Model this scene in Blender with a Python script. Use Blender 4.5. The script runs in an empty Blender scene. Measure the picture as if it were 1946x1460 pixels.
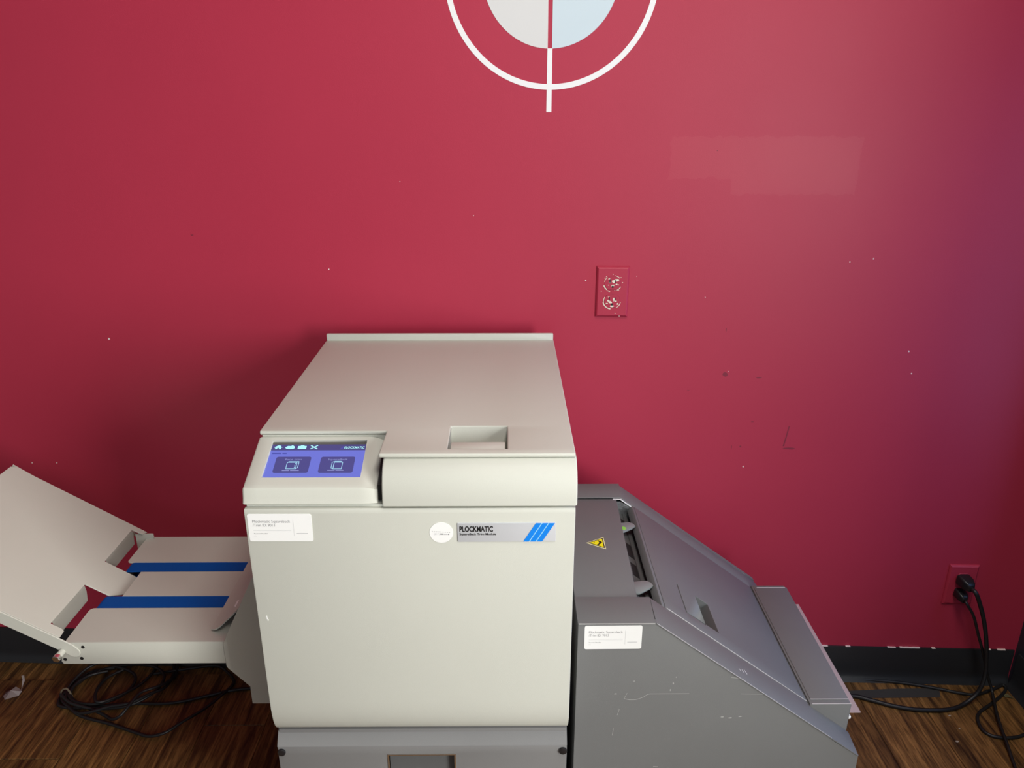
import bpy, bmesh, math, random
from mathutils import Vector, Matrix
random.seed(7)
S = bpy.context.scene
C = S.collection

# ------------------------------------------------------------------ camera, light, exposure
cam_d = bpy.data.cameras.new('camera'); cam = bpy.data.objects.new('camera', cam_d); C.objects.link(cam)
cam_d.sensor_width = 36.0; cam_d.lens = 36.0*1475/1946; cam_d.clip_start = 0.02
CAM_H = 1.41
cam.location = (0, 0, CAM_H)
cam.rotation_euler = (math.radians(90-20.3), 0, math.radians(-0.43))
S.camera = cam
W = bpy.data.worlds.new('world'); S.world = W; W.use_nodes = True
W.node_tree.nodes['Background'].inputs[0].default_value = (0.62, 0.75, 1.0, 1)
W.node_tree.nodes['Background'].inputs[1].default_value = 0.6
S.view_settings.view_transform = 'Standard'; S.view_settings.look = 'None'
S.view_settings.exposure = 0.0; S.view_settings.gamma = 1.0; S.view_settings.use_curve_mapping = False
RX = 1.285                      # right wall
WIN = dict(y0=-1.50, y1=-0.10, z0=0.52, z1=2.00); WT_ = 0.27
ADDED_WIN = dict(y0=0.92, y1=1.40, z0=0.45, z1=1.50)      # unseen narrow window, added to tint the wall corner blue      # window opening in the right wall
RWIN = dict(x0=-0.6, x1=0.8, z0=0.95, z1=2.35)       # window opening in the wall behind the camera
BACKY = -2.7
def area(name, loc, rot, sx, sy, power, col):
    d = bpy.data.lights.new(name, 'AREA'); d.shape = 'RECTANGLE'; d.size = sx; d.size_y = sy
    d.energy = power; d.color = col
    o = bpy.data.objects.new(name, d); C.objects.link(o); o.location = loc; o.rotation_euler = rot
    return o
area('daylight_right_window', (RX+WT_-0.01, (WIN['y0']+WIN['y1'])/2, (WIN['z0']+WIN['z1'])/2), (0, math.radians(90), 0),
     WIN['z1']-WIN['z0'], WIN['y1']-WIN['y0'], 140, (1.0, 0.99, 0.95))
area('added_blue_light', (RX+WT_-0.01, (ADDED_WIN['y0']+ADDED_WIN['y1'])/2, (ADDED_WIN['z0']+ADDED_WIN['z1'])/2), (0, math.radians(90), 0),
     ADDED_WIN['z1']-ADDED_WIN['z0'], ADDED_WIN['y1']-ADDED_WIN['y0'], 7.0, (0.23, 0.41, 1.0))  # blue light of the added window, put in for the corner tint
area('daylight_rear_window', ((RWIN['x0']+RWIN['x1'])/2, BACKY-0.09, (RWIN['z0']+RWIN['z1'])/2), (math.radians(90), 0, 0),
     RWIN['x1']-RWIN['x0'], RWIN['z1']-RWIN['z0'], 9, (0.72, 0.84, 1.0))
area('ceiling_lamp_light', (0.38, 0.30, 2.70), (0, 0, 0), 0.55, 1.15, 28, (1.0, 0.95, 0.88))

# ------------------------------------------------------------------ helpers
def srgb(r, g, b):
    f = lambda c: (c/255/12.92) if c/255 <= 0.04045 else ((c/255+0.055)/1.055)**2.4
    return (f(r), f(g), f(b))
MATS = {}
def P(name, col, rough=0.5, metal=0.0, spec=0.5, bump=None, var=0.0, varscale=8.0, emit=None, alpha_t=0.0, coat=0.0):
    m = bpy.data.materials.new(name); m.use_nodes = True; nt = m.node_tree; N = nt.nodes; L = nt.links
    b = N['Principled BSDF']
    b.inputs['Base Color'].default_value = (*col, 1); b.inputs['Roughness'].default_value = rough
    b.inputs['Metallic'].default_value = metal; b.inputs['Specular IOR Level'].default_value = spec
    b.inputs['Coat Weight'].default_value = coat
    if alpha_t: b.inputs['Transmission Weight'].default_value = alpha_t
    tc = N.new('ShaderNodeTexCoord')
    if var:
        n = N.new('ShaderNodeTexNoise'); n.inputs['Scale'].default_value = varscale; n.inputs['Detail'].default_value = 4
        L.new(tc.outputs['Object'], n.inputs['Vector'])
        r = N.new('ShaderNodeMix'); r.data_type = 'RGBA'
        r.inputs['A'].default_value = tuple(c*(1-var) for c in col)+(1,); r.inputs['B'].default_value = tuple(min(1, c*(1+var)) for c in col)+(1,)
        L.new(n.outputs['Fac'], r.inputs['Factor']); L.new(r.outputs['Result'], b.inputs['Base Color'])
    if bump:
        n = N.new('ShaderNodeTexNoise'); n.inputs['Scale'].default_value = bump[0]; n.inputs['Detail'].default_value = 3
        L.new(tc.outputs['Object'], n.inputs['Vector'])
        bp = N.new('ShaderNodeBump'); bp.inputs['Strength'].default_value = bump[1]; bp.inputs['Distance'].default_value = 0.001
        L.new(n.outputs['Fac'], bp.inputs['Height']); L.new(bp.outputs['Normal'], b.inputs['Normal'])
    if emit:
        b.inputs['Emission Color'].default_value = (*emit, 1); b.inputs['Emission Strength'].default_value = 1.0
    MATS[name] = m
    return m
CREAM = (0.565, 0.575, 0.515)
P('cream_plastic', CREAM, 0.55, spec=0.35, bump=(900, 0.12), var=0.03, varscale=6)
P('cream_metal', (0.545, 0.545, 0.485), 0.5, spec=0.35, bump=(700, 0.12), var=0.03)
P('grey_metal', (0.155, 0.158, 0.157), 0.5, spec=0.4, bump=(900, 0.15), var=0.05, varscale=10)
P('cabinet_grey', (0.20, 0.20, 0.20), 0.45, bump=(800, 0.1), var=0.04)
P('dark_inside', (0.012, 0.012, 0.013), 0.7)
P('inner_grey', (0.11, 0.114, 0.115), 0.5, bump=(400, 0.1))
P('tab_grey', (0.23, 0.26, 0.26), 0.4)
P('chrome', (0.8, 0.78, 0.75), 0.2, metal=1.0)
P('foil', (0.55, 0.57, 0.58), 0.35, metal=0.9, bump=(160, 1.0), var=0.4, varscale=120)
P('black_rubber', (0.012, 0.012, 0.013), 0.45, bump=(500, 0.05))
P('black_plastic', (0.011, 0.011, 0.013), 0.35)
P('baseboard_vinyl', (0.020, 0.021, 0.024), 0.38, bump=(200, 0.05), var=0.15)
P('blue_belt', srgb(0, 80, 165), 0.6, spec=0.15, bump=(500, 0.2), var=0.06)
P('label_white', (0.86, 0.87, 0.86), 0.45)
P('ink_grey', (0.26, 0.26, 0.27), 0.6)
P('ink_soft', (0.55, 0.55, 0.56), 0.6)
P('ink_black', (0.008, 0.008, 0.009), 0.5)
P('plate_silver', (0.58, 0.60, 0.63), 0.38, metal=0.15)
P('stripe_blue', srgb(0, 130, 232), 0.4)
P('stripe_gap', srgb(150, 215, 245), 0.4)
P('screen_glass', (0.01, 0.01, 0.02), 0.25, emit=srgb(108, 118, 214))
P('screen_bar', (0.01, 0.01, 0.02), 0.25, emit=srgb(72, 72, 128))
P('screen_tile', (0.01, 0.01, 0.02), 0.25, emit=srgb(74, 74, 136))
P('screen_icon', (0.01, 0.01, 0.02), 0.25, emit=srgb(178, 250, 255))
P('screen_line', (0.01, 0.01, 0.02), 0.25, emit=srgb(170, 225, 250))
P('screen_dim', (0.01, 0.01, 0.02), 0.25, emit=srgb(138, 142, 200))
P('screen_dark', (0.01, 0.01, 0.02), 0.25, emit=srgb(70, 78, 165))
P('screen_edge', (0.10, 0.095, 0.09), 0.4)
P('mural_white', (0.90, 0.91, 0.91), 0.5)
P('mural_grey', (0.72, 0.725, 0.715), 0.5)
P('mural_blue', (0.62, 0.74, 0.80), 0.5)
P('chip_white', (0.80, 0.70, 0.66), 0.7)
P('chip_cream', (0.82, 0.76, 0.63), 0.6)
P('warning_yellow', (0.90, 0.80, 0.01), 0.4)
P('warning_border', (0.85, 0.82, 0.45), 0.4)
P('green_dot', srgb(150, 225, 90), 0.5)
P('floor_tape', (0.050, 0.048, 0.045), 0.5, bump=(120, 0.2), var=0.2)
P('dry_leaf', (0.20, 0.19, 0.09), 0.7)
P('twist_tie', (0.16, 0.12, 0.08), 0.6)
P('paper_bit', (0.45, 0.38, 0.30), 0.8)
P('scratch_mark', (0.40, 0.40, 0.39), 0.6)
P('scuff_dark', (0.23, 0.018, 0.04), 0.6)
P('wall_side_paint', (0.020, 0.027, 0.040), 0.5, bump=(150, 0.1))
P('darkened_unseen_grey', (0.15, 0.15, 0.15), 0.7, bump=(150, 0.1))  # unseen room surfaces, darkened to grey to cut bounce light
P('window_frame_paint', (0.7, 0.7, 0.68), 0.4)

def thin_plastic(name, col, rough, opacity):
    m = bpy.data.materials.new(name); m.use_nodes = True; nt = m.node_tree; N = nt.nodes
    b = N['Principled BSDF']; b.inputs['Base Color'].default_value = (*col, 1); b.inputs['Roughness'].default_value = rough
    t = N.new('ShaderNodeBsdfTransparent'); t.inputs[0].default_value = (0.95, 0.9, 0.9, 1)
    mx = N.new('ShaderNodeMixShader'); mx.inputs[0].default_value = opacity
    nt.links.new(t.outputs[0], mx.inputs[1]); nt.links.new(b.outputs[0], mx.inputs[2]); nt.links.new(mx.outputs[0], N['Material Output'].inputs[0])
    MATS[name] = m
thin_plastic('clear_sheet', (0.62, 0.52, 0.52), 0.2, 0.55)
thin_plastic('clear_film', (0.70, 0.66, 0.66), 0.25, 0.45)

def wall_red():
    m = bpy.data.materials.new('wall_red_paint'); m.use_nodes = True; nt = m.node_tree; N = nt.nodes; L = nt.links
    b = N['Principled BSDF']; tc = N.new('ShaderNodeTexCoord'); b.inputs['Specular IOR Level'].default_value = 0.4
    def nz(scale, det=3):
        n = N.new('ShaderNodeTexNoise'); n.inputs['Scale'].default_value = scale; n.inputs['Detail'].default_value = det
        L.new(tc.outputs['Object'], n.inputs['Vector']); return n
    def mth(op, a, c=None):
        q = N.new('ShaderNodeMath'); q.operation = op
        for i, v in enumerate((a, c)):
            if v is None: continue
            if isinstance(v, (int, float)): q.inputs[i].default_value = v
            else: L.new(v, q.inputs[i])
        return q.outputs[0]
    big = nz(2.2); mixc = N.new('ShaderNodeMix'); mixc.data_type = 'RGBA'
    mixc.inputs['A'].default_value = (0.43, 0.029, 0.064, 1); mixc.inputs['B'].default_value = (0.48, 0.034, 0.073, 1)
    L.new(big.outputs['Fac'], mixc.inputs['Factor'])
    # touch-up paint patch with a slightly different gloss
    jit = nz(45, 2); off = mth('MULTIPLY', mth('SUBTRACT', jit.outputs['Fac'], 0.5), 0.02)
    sep = N.new('ShaderNodeSeparateXYZ'); L.new(tc.outputs['Object'], sep.inputs[0])
    x = mth('ADD', sep.outputs[0], off); z = mth('ADD', sep.outputs[2], off)
    def rect(x0, x1, z0, z1):
        a = mth('MULTIPLY', mth('GREATER_THAN', x, x0), mth('LESS_THAN', x, x1))
        c = mth('MULTIPLY', mth('GREATER_THAN', z, z0), mth('LESS_THAN', z, z1)); return mth('MULTIPLY', a, c)
    patch = mth('MAXIMUM', rect(0.335, 0.715, 1.254, 1.335), rect(0.462, 0.715, 1.222, 1.26))
    mix2 = N.new('ShaderNodeMix'); mix2.data_type = 'RGBA'; mix2.inputs['B'].default_value = (0.50, 0.055, 0.085, 1)
    L.new(mixc.outputs['Result'], mix2.inputs['A']); L.new(mth('MULTIPLY', patch, 0.35), mix2.inputs['Factor'])
    L.new(mix2.outputs['Result'], b.inputs['Base Color'])
    rr = nz(5.0); r0 = mth('ADD', mth('MULTIPLY', rr.outputs['Fac'], 0.08), 0.43)
    L.new(mth('SUBTRACT', r0, mth('MULTIPLY', patch, 0.03)), b.inputs['Roughness'])
    fine = nz(420, 3); bp = N.new('ShaderNodeBump'); bp.inputs['Strength'].default_value = 0.10; bp.inputs['Distance'].default_value = 0.001
    L.new(fine.outputs['Fac'], bp.inputs['Height']); L.new(bp.outputs['Normal'], b.inputs['Normal'])
    MATS['wall_red'] = m
wall_red()

def wood():
    m = bpy.data.materials.new('dark_wood_plank'); m.use_nodes = True; nt = m.node_tree; N = nt.nodes; L = nt.links
    b = N['Principled BSDF']; tc = N.new('ShaderNodeTexCoord'); oi = N.new('ShaderNodeObjectInfo')
    geo = N.new('ShaderNodeNewGeometry')
    add = N.new('ShaderNodeVectorMath'); add.operation = 'ADD'
    sc = N.new('ShaderNodeVectorMath'); sc.operation = 'SCALE'; sc.inputs['Scale'].default_value = 31.0
    comb = N.new('ShaderNodeCombineXYZ'); L.new(oi.outputs['Random'], comb.inputs[0]); L.new(oi.outputs['Random'], comb.inputs[1])
    L.new(comb.outputs[0], sc.inputs[0]); L.new(geo.outputs['Position'], add.inputs[0]); L.new(sc.outputs[0], add.inputs[1])
    mp = N.new('ShaderNodeMapping'); mp.inputs['Scale'].default_value = (1.0, 0.07, 1.0); L.new(add.outputs[0], mp.inputs['Vector'])
    n1 = N.new('ShaderNodeTexNoise'); n1.inputs['Scale'].default_value = 60; n1.inputs['Detail'].default_value = 6; n1.inputs['Distortion'].default_value = 0.8
    L.new(mp.outputs[0], n1.inputs['Vector'])
    n2 = N.new('ShaderNodeTexNoise'); n2.inputs['Scale'].default_value = 300; n2.inputs['Detail'].default_value = 4; L.new(mp.outputs[0], n2.inputs['Vector'])
    cr = N.new('ShaderNodeValToRGB'); e = cr.color_ramp.elements
    e[0].position = 0.30; e[0].color = (0.050, 0.024, 0.009, 1); e[1].position = 0.72; e[1].color = (0.36, 0.185, 0.058, 1)
    k = cr.color_ramp.elements.new(0.5); k.color = (0.185, 0.092, 0.028, 1)
    L.new(n1.outputs['Fac'], cr.inputs[0])
    cr2 = N.new('ShaderNodeValToRGB'); cr2.color_ramp.elements[0].position = 0.36; cr2.color_ramp.elements[0].color = (0.35, 0.33, 0.3, 1)
    cr2.color_ramp.elements[1].position = 0.55; cr2.color_ramp.elements[1].color = (1, 1, 1, 1); L.new(n2.outputs['Fac'], cr2.inputs[0])
    mu = N.new('ShaderNodeMix'); mu.data_type = 'RGBA'; mu.blend_type = 'MULTIPLY'; mu.inputs['Factor'].default_value = 0.8
    L.new(cr.outputs[0], mu.inputs['A']); L.new(cr2.outputs[0], mu.inputs['B'])
    hs = N.new('ShaderNodeHueSaturation'); mr = N.new('ShaderNodeMapRange'); mr.inputs['To Min'].default_value = 0.75; mr.inputs['To Max'].default_value = 1.2
    L.new(oi.outputs['Random'], mr.inputs['Value']); L.new(mr.outputs[0], hs.inputs['Value']); L.new(mu.outputs['Result'], hs.inputs['Color'])
    L.new(hs.outputs[0], b.inputs['Base Color']); b.inputs['Roughness'].default_value = 0.42
    bp = N.new('ShaderNodeBump'); bp.inputs['Strength'].default_value = 0.15; bp.inputs['Distance'].default_value = 0.001
    L.new(n2.outputs['Fac'], bp.inputs['Height']); L.new(bp.outputs['Normal'], b.inputs['Normal'])
    MATS['wood'] = m
wood()

# ---- geometry helpers
def F(o=(0, 0, 0), u=(1, 0, 0), v=(0, 1, 0)):
    """frame: local (a,b,c) -> o + a*u + b*v + c*(u x v)"""
    u = Vector(u).normalized(); v = Vector(v).normalized(); w = u.cross(v)
    m = Matrix((u, v, w)).transposed().to_4x4(); m.translation = Vector(o); return m
WORLD = F()
XZ = F((0, 0, 0), (1, 0, 0), (0, 0, 1))         # local (x, z, -y): normal towards the camera
def tag(o, label, cat, group=None, kind=None):
    if label: o['label'] = label
    if cat: o['category'] = cat
    if group: o['group'] = group
    if kind: o['kind'] = kind
    return o
def obj(name, bm, mat, parent=None, smooth=30, label=None):
    bmesh.ops.recalc_face_normals(bm, faces=bm.faces)
    off = Vector(parent['_o']) if parent is not None and '_o' in parent else Vector((0, 0, 0))
    me = bpy.data.meshes.new(name); bm.to_mesh(me); bm.free()
    me.transform(Matrix.Translation(-off))
    me.materials.append(MATS[mat] if isinstance(mat, str) else mat)
    if smooth:
        for p in me.polygons: p.use_smooth = True
        me.set_sharp_from_angle(angle=math.radians(smooth))
    o = bpy.data.objects.new(name, me); C.objects.link(o)
    if parent is not None:
        o.parent = parent; o['_o'] = tuple(off)
    if label: o['label'] = label
    return o
def thing(name, label, cat, loc, group=None):
    o = bpy.data.objects.new(name, None); C.objects.link(o); o.location = loc; o['_o'] = tuple(loc); o.empty_display_size = 0.05
    return tag(o, label, cat, group)
def prism(bm, poly, w0, w1, fr=WORLD):
    """polygon (a,b) extruded along the frame normal from w0 to w1"""
    lo = [bm.verts.new(fr @ Vector((a, b, w0))) for a, b in poly]; hi = [bm.verts.new(fr @ Vector((a, b, w1))) for a, b in poly]
    bm.faces.new(lo[::-1]); bm.faces.new(hi); n = len(poly)
    for i in range(n): bm.faces.new((lo[i], lo[(i+1) % n], hi[(i+1) % n], hi[i]))
    return bm
def bevel(bm, w, seg=2, ang=35, only=None):
    bmesh.ops.recalc_face_normals(bm, faces=bm.faces)
    es = [e for e in bm.edges if len(e.link_faces) == 2 and e.calc_face_angle(0) > math.radians(ang) and (only is None or only(e))]
    bmesh.ops.bevel(bm, geom=es, offset=w, segments=seg, affect='EDGES', profile=0.5, clamp_overlap=True)
    return bm
def box(bm, x0, x1, y0, y1, z0, z1, fr=WORLD):
    return prism(bm, [(x0, y0), (x1, y0), (x1, y1), (x0, y1)], z0, z1, fr)
def nb(): return bmesh.new()
def bxo(name, x0, x1, y0, y1, z0, z1, mat, parent, bv=0.0, fr=WORLD, label=None, seg=2):
    bm = box(nb(), x0, x1, y0, y1, z0, z1, fr)
    if bv: bevel(bm, bv, seg)
    return obj(name, bm, mat, parent, label=label)
def cells(bm, us, vs, drop, w0, w1, fr=WORLD):
    """slab made of grid cells (some left out: holes and notches)"""
    nu, nv = len(us)-1, len(vs)-1; keep = lambda i, j: 0 <= i < nu and 0 <= j < nv and (i, j) not in drop
    V = {}
    def vert(i, j, k):
        if (i, j, k) not in V: V[i, j, k] = bm.verts.new(fr @ Vector((us[i], vs[j], (w0, w1)[k])))
        return V[i, j, k]
    for i in range(nu):
        for j in range(nv):
            if not keep(i, j): continue
            for k in (0, 1): bm.faces.new([vert(i, j, k), vert(i+1, j, k), vert(i+1, j+1, k), vert(i, j+1, k)])
            for (di, dj, a, b) in ((-1, 0, (i, j), (i, j+1)), (1, 0, (i+1, j), (i+1, j+1)), (0, -1, (i, j), (i+1, j)), (0, 1, (i, j+1), (i+1, j+1))):
                if not keep(i+di, j+dj):
                    bm.faces.new([vert(*a, 0), vert(*b, 0), vert(*b, 1), vert(*a, 1)])
    return bm
def cyl(bm, c, axis, r, h, n=20, r2=None):
    a = Vector(axis).normalized(); t = a.orthogonal().normalized(); s = a.cross(t); r2 = r if r2 is None else r2; c = Vector(c)
    lo = [bm.verts.new(c + r*(math.cos(q)*t+math.sin(q)*s)) for q in [2*math.pi*i/n for i in range(n)]]
    hi = [bm.verts.new(c + a*h + r2*(math.cos(q)*t+math.sin(q)*s)) for q in [2*math.pi*i/n for i in range(n)]]
    bm.faces.new(lo[::-1]); bm.faces.new(hi)
    for i in range(n): bm.faces.new((lo[i], lo[(i+1) % n], hi[(i+1) % n], hi[i]))
    return bm
def smooth_path(pts, sub=6):
    p = [Vector(q) for q in pts]; out = []
    for i in range(len(p)-1):
        a = p[max(i-1, 0)]; b = p[i]; c = p[i+1]; d = p[min(i+2, len(p)-1)]
        for k in range(sub):
            t = k/sub; out.append(0.5*((2*b)+(-a+c)*t+(2*a-5*b+4*c-d)*t*t+(-a+3*b-3*c+d)*t**3))
    out.append(p[-1]); return out
def tube(bm, pts, r, n=8, sub=6):
    pts = smooth_path(pts, sub); rings = []; up = Vector((0, 0, 1)); prev = None
    for i, p in enumerate(pts):
        d = (pts[min(i+1, len(pts)-1)]-pts[max(i-1, 0)]).normalized()
        if prev is None: prev = d.orthogonal().normalized()
        t = (prev - d*prev.dot(d)).normalized(); prev = t; s = d.cross(t)
        rings.append([bm.verts.new(p+r*(math.cos(2*math.pi*k/n)*t+math.sin(2*math.pi*k/n)*s)) for k in range(n)])
    for a, b in zip(rings, rings[1:]):
        for k in range(n): bm.faces.new((a[k], a[(k+1) % n], b[(k+1) % n], b[k]))
    bm.faces.new(rings[0][::-1]); bm.faces.new(rings[-1]); return bm
def rrect(x0, x1, y0, y1, r, n=5):
    out = []
    for cx, cy, a0 in ((x1-r, y1-r, 0), (x0+r, y1-r, 90), (x0+r, y0+r, 180), (x1-r, y0+r, 270)):
        for k in range(n+1):
            a = math.radians(a0+90*k/n); out.append((cx+r*math.cos(a), cy+r*math.sin(a)))
    return out
def disc(cx, cy, rx, ry=None, n=28):
    ry = rx if ry is None else ry
    return [(cx+rx*math.cos(2*math.pi*k/n), cy+ry*math.sin(2*math.pi*k/n)) for k in range(n)]
def blob(cx, cy, rx, ry, n=9, j=0.35):
    return [(cx+rx*math.cos(2*math.pi*k/n)*random.uniform(1-j, 1), cy+ry*math.sin(2*math.pi*k/n)*random.uniform(1-j, 1)) for k in range(n)]
def strip(bm, pts, wd, w0, w1, fr):
    """thin band of width wd along a polyline in frame coordinates"""
    for (a, b) in zip(pts, pts[1:]):
        a = Vector(a); b = Vector(b); d = (b-a).normalized(); q = Vector((-d.y, d.x))*wd/2
        prism(bm, [tuple(a-q), tuple(b-q), tuple(b+q), tuple(a+q)], w0, w1, fr)
    return bm
def text(name, s, x, y, h, width, fr, mat, parent, bold=0.0, w=0.0006, shear=0.0):
    """lettering with left end of the base line at (x,y), cap height h, stretched to the given width"""
    cu = bpy.data.curves.new('lettering', 'FONT'); cu.body = s; cu.size = 1.0; cu.offset = bold; cu.shear = shear; cu.resolution_u = 3
    o = bpy.data.objects.new('lettering', cu); C.objects.link(o)
    bpy.context.view_layer.update()
    me = bpy.data.meshes.new_from_object(o.evaluated_get(bpy.context.evaluated_depsgraph_get()))
    bpy.data.objects.remove(o); bpy.data.curves.remove(cu)
    xs = [v.co.x for v in me.vertices]; ch = 0.70
    sx = width/(max(xs)-min(xs)); sy = h/ch; x0 = min(xs)
    off = Vector(parent['_o'])
    for v in me.vertices: v.co = (fr @ Vector((x+(v.co.x-x0)*sx, y+v.co.y*sy, w))) - off
    me.materials.clear(); me.materials.append(MATS[mat])
    q = bpy.data.objects.new(name, me); C.objects.link(q); q.parent = parent; q['_o'] = tuple(off)
    return q

# ------------------------------------------------------------------ the room
WY = 1.65; TH = math.radians(2.4)
WM = Matrix.Translation((0, WY, 0)) @ Matrix.Rotation(-TH, 4, 'Z')      # back wall: local x along it, -y into the room
WF = WM @ F((0, 0, 0), (1, 0, 0), (0, 0, 1))                             # frame on the wall face: (s, z, out)
CEIL = 2.75; LX = -2.6
def struct(name, bm, mat, label, parent=None, local=None, smooth=30):
    bmesh.ops.recalc_face_normals(bm, faces=bm.faces)
    me = bpy.data.meshes.new(name); bm.to_mesh(me); bm.free(); me.materials.append(MATS[mat])
    for p in me.polygons: p.use_smooth = True
    me.set_sharp_from_angle(angle=math.radians(smooth))
    o = bpy.data.objects.new(name, me); C.objects.link(o); o['_o'] = (0, 0, 0)
    if local is not None: o.matrix_world = local
    o['kind'] = 'structure'; o['label'] = label
    if parent: o.parent = parent
    return o
wall_back = struct('wall_back', box(nb(), LX-0.2, RX+0.02, 0, 0.12, -0.02, CEIL), 'wall_red', 'crimson painted back wall behind the machines', local=WM)
floor = struct('floor', box(nb(), LX-0.1, RX+0.1, BACKY-0.1, WY+0.2, -0.06, -0.004), 'wood', 'dark brown wood plank floor')
ceiling = struct('ceiling', box(nb(), LX-0.1, RX+0.1, BACKY-0.1, WY+0.25, CEIL, CEIL+0.08), 'darkened_unseen_grey', 'grey ceiling of the room')
struct('wall_left', box(nb(), LX-0.1, LX, BACKY, WY+0.2, -0.02, CEIL), 'darkened_unseen_grey', 'grey left side wall of the room')
YZ = F((0, 0, 0), (0, 1, 0), (0, 0, 1))     # local (y,z, x)
struct('wall_right', cells(nb(), [BACKY, WIN['y0'], WIN['y1'], ADDED_WIN['y0'], ADDED_WIN['y1'], WY+0.1], [-0.02, ADDED_WIN['z0'], WIN['z0'], ADDED_WIN['z1'], WIN['z1'], CEIL], {(1, 2), (1, 3), (3, 1), (3, 2)}, RX, RX+WT_, YZ),
       'wall_side_paint', 'dark charcoal right side wall meeting the crimson wall')
struct('wall_front', cells(nb(), [LX, RWIN['x0'], RWIN['x1'], RX], [-0.02, RWIN['z0'], RWIN['z1'], CEIL], {(1, 1)}, -BACKY, -BACKY+0.1, XZ),
       'darkened_unseen_grey', 'grey wall behind the camera with a wide window')
t = 0.05
w1 = struct('window_1', cells(nb(), [WIN['y0'], WIN['y0']+t, WIN['y1']-t, WIN['y1']], [WIN['z0'], WIN['z0']+t, WIN['z1']-t, WIN['z1']], {(1, 1)}, RX+WT_-0.07, RX+WT_-0.02, YZ),
       'window_frame_paint', 'window frame in the dark right wall')
t3 = 0.03
w3 = struct('added_window', cells(nb(), [ADDED_WIN['y0'], ADDED_WIN['y0']+t3, ADDED_WIN['y1']-t3, ADDED_WIN['y1']], [ADDED_WIN['z0'], ADDED_WIN['z0']+t3, ADDED_WIN['z1']-t3, ADDED_WIN['z1']], {(1, 1)}, RX+WT_-0.07, RX+WT_-0.02, YZ),
       'window_frame_paint', 'frame of the added narrow window that tints the right corner blue')
w2 = struct('window_2', cells(nb(), [RWIN['x0'], RWIN['x0']+t, RWIN['x1']-t, RWIN['x1']], [RWIN['z0'], RWIN['z0']+t, RWIN['z1']-t, RWIN['z1']], {(1, 1)}, -BACKY+0.02, -BACKY+0.08, XZ),
       'window_frame_paint', 'window frame in the wall behind the camera')

lamp = struct('trim_1', bevel(cells(nb(), [.08, .105, .655, .68], [-.30, -.275, .875, .90], {(1, 1)}, 2.70, 2.748), .004), 'window_frame_paint', 'white frame of the ceiling light panel')
# floor planks, running towards the back wall
PW = 0.146; SEAM = {-1: 1.365, 2: 1.463, 0: 0.83, 1: 0.42, 3: 0.95}
unit = {}
k0 = int(math.floor((LX+1.018)/PW))
for k in range(-8, 17):
    x0 = -1.018+k*PW; x1 = min(x0+PW, RX)
    if x0 > RX-0.01: continue
    seam = SEAM.get(k, 0.25+((k*0.437) % 1.0)*1.2)
    ys = [y for y in (seam-1.22, seam, seam+1.22)]
    segs = [(max(-0.5, seam-1.22), seam), (seam, min(seam+1.22, WY+0.07))]
    for a, b in segs:
        if b-a < 0.02: continue
        bm = box(nb(), x0+0.0005, x1-0.0005, a+0.0005, b-0.0005, -0.005, 0.0)
        bevel(bm, 0.0009, 1, only=lambda e: min(v.co.z for v in e.verts) > -0.001)
        o = obj('plank', bm, 'wood', None, smooth=0); o.parent = floor

# vinyl cove baseboards
prof = [(0.0, 0.101), (0.0035, 0.101), (0.0045, 0.098), (0.0045, 0.03), (0.0055, 0.020), (0.009, 0.010), (0.015, 0.003), (0.017, 0.0), (0.0, 0.0)]
def basebd(name, s0, s1, fr, label):
    bm = nb(); A = [[bm.verts.new(fr @ Vector((s, z, d))) for d, z in prof] for s in (s0, s1)]
    n = len(prof)
    for i in range(n): bm.faces.new((A[0][i], A[1][i], A[1][(i+1) % n], A[0][(i+1) % n]))
    bm.faces.new(A[0]); bm.faces.new(A[1][::-1])
    return struct(name, bm, 'baseboard_vinyl', label, smooth=40)
basebd('baseboard_back', LX, RX-0.004, WF, 'black vinyl cove baseboard along the crimson wall')
RF = F((RX, 0, 0), (0, -1, 0), (0, 0, 1))        # right wall face: (-y, z, -x)
basebd('baseboard_right', -WY+0.07, 2.6, RF, 'black vinyl cove baseboard along the dark right wall')

# paint chips, scuffs and drips on the back wall: worn marks with a shape of their own
def mark(name, poly, mat, w=0.0006):
    o = obj(name, prism(nb(), poly, 0.0, w, WF), mat, None, smooth=0)
    mw = o.matrix_world.copy(); o.parent = wall_back; o.matrix_parent_inverse = WM.inverted(); return o
for (s, z, r) in [(-0.8992, .8973, .0030), (-1.0845, .5832, .002), (-1.1455, .5822, .0018), (-.3845, 1.0597, .0018), (.5515, .6012, .0022), (-.0684, 1.176, .0013),
                  (.171, 1.0397, .0016), (.2798, 1.0497, .001), (.4292, 1.0048, .0012), (.7736, 1.0905, .0018), (.8822, .8871, .002), (.8968, .8359, .0018),
                  (.7255, 1.0835, .0014), (.4949, .836, .001), (-.2205, 1.2454, .001), (.1385, 1.565, .0014)]:
    mark('paint_chip', blob(s, z, r, r*1.1), 'chip_white')
for (s0, s1, z0, h) in [(.965, .985, .1016, .0008), (.995, 1.045, .1016, .0013), (1.215, 1.222, .1016, .0010), (1.238, 1.258, .1016, .0009), (.80, .815, .1016, .0008), (.86, .872, .1016, .0008), (1.075, 1.084, .1016, .0008)]:
    n = 9; top = [(s0+(s1-s0)*k/n, z0+h*random.uniform(.2, 1)) for k in range(n+1)]
    mark('paint_edge_chip', [(s0, z0-.0008), (s1, z0-.0008)]+top[::-1], 'chip_white', 0.0052)
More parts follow.
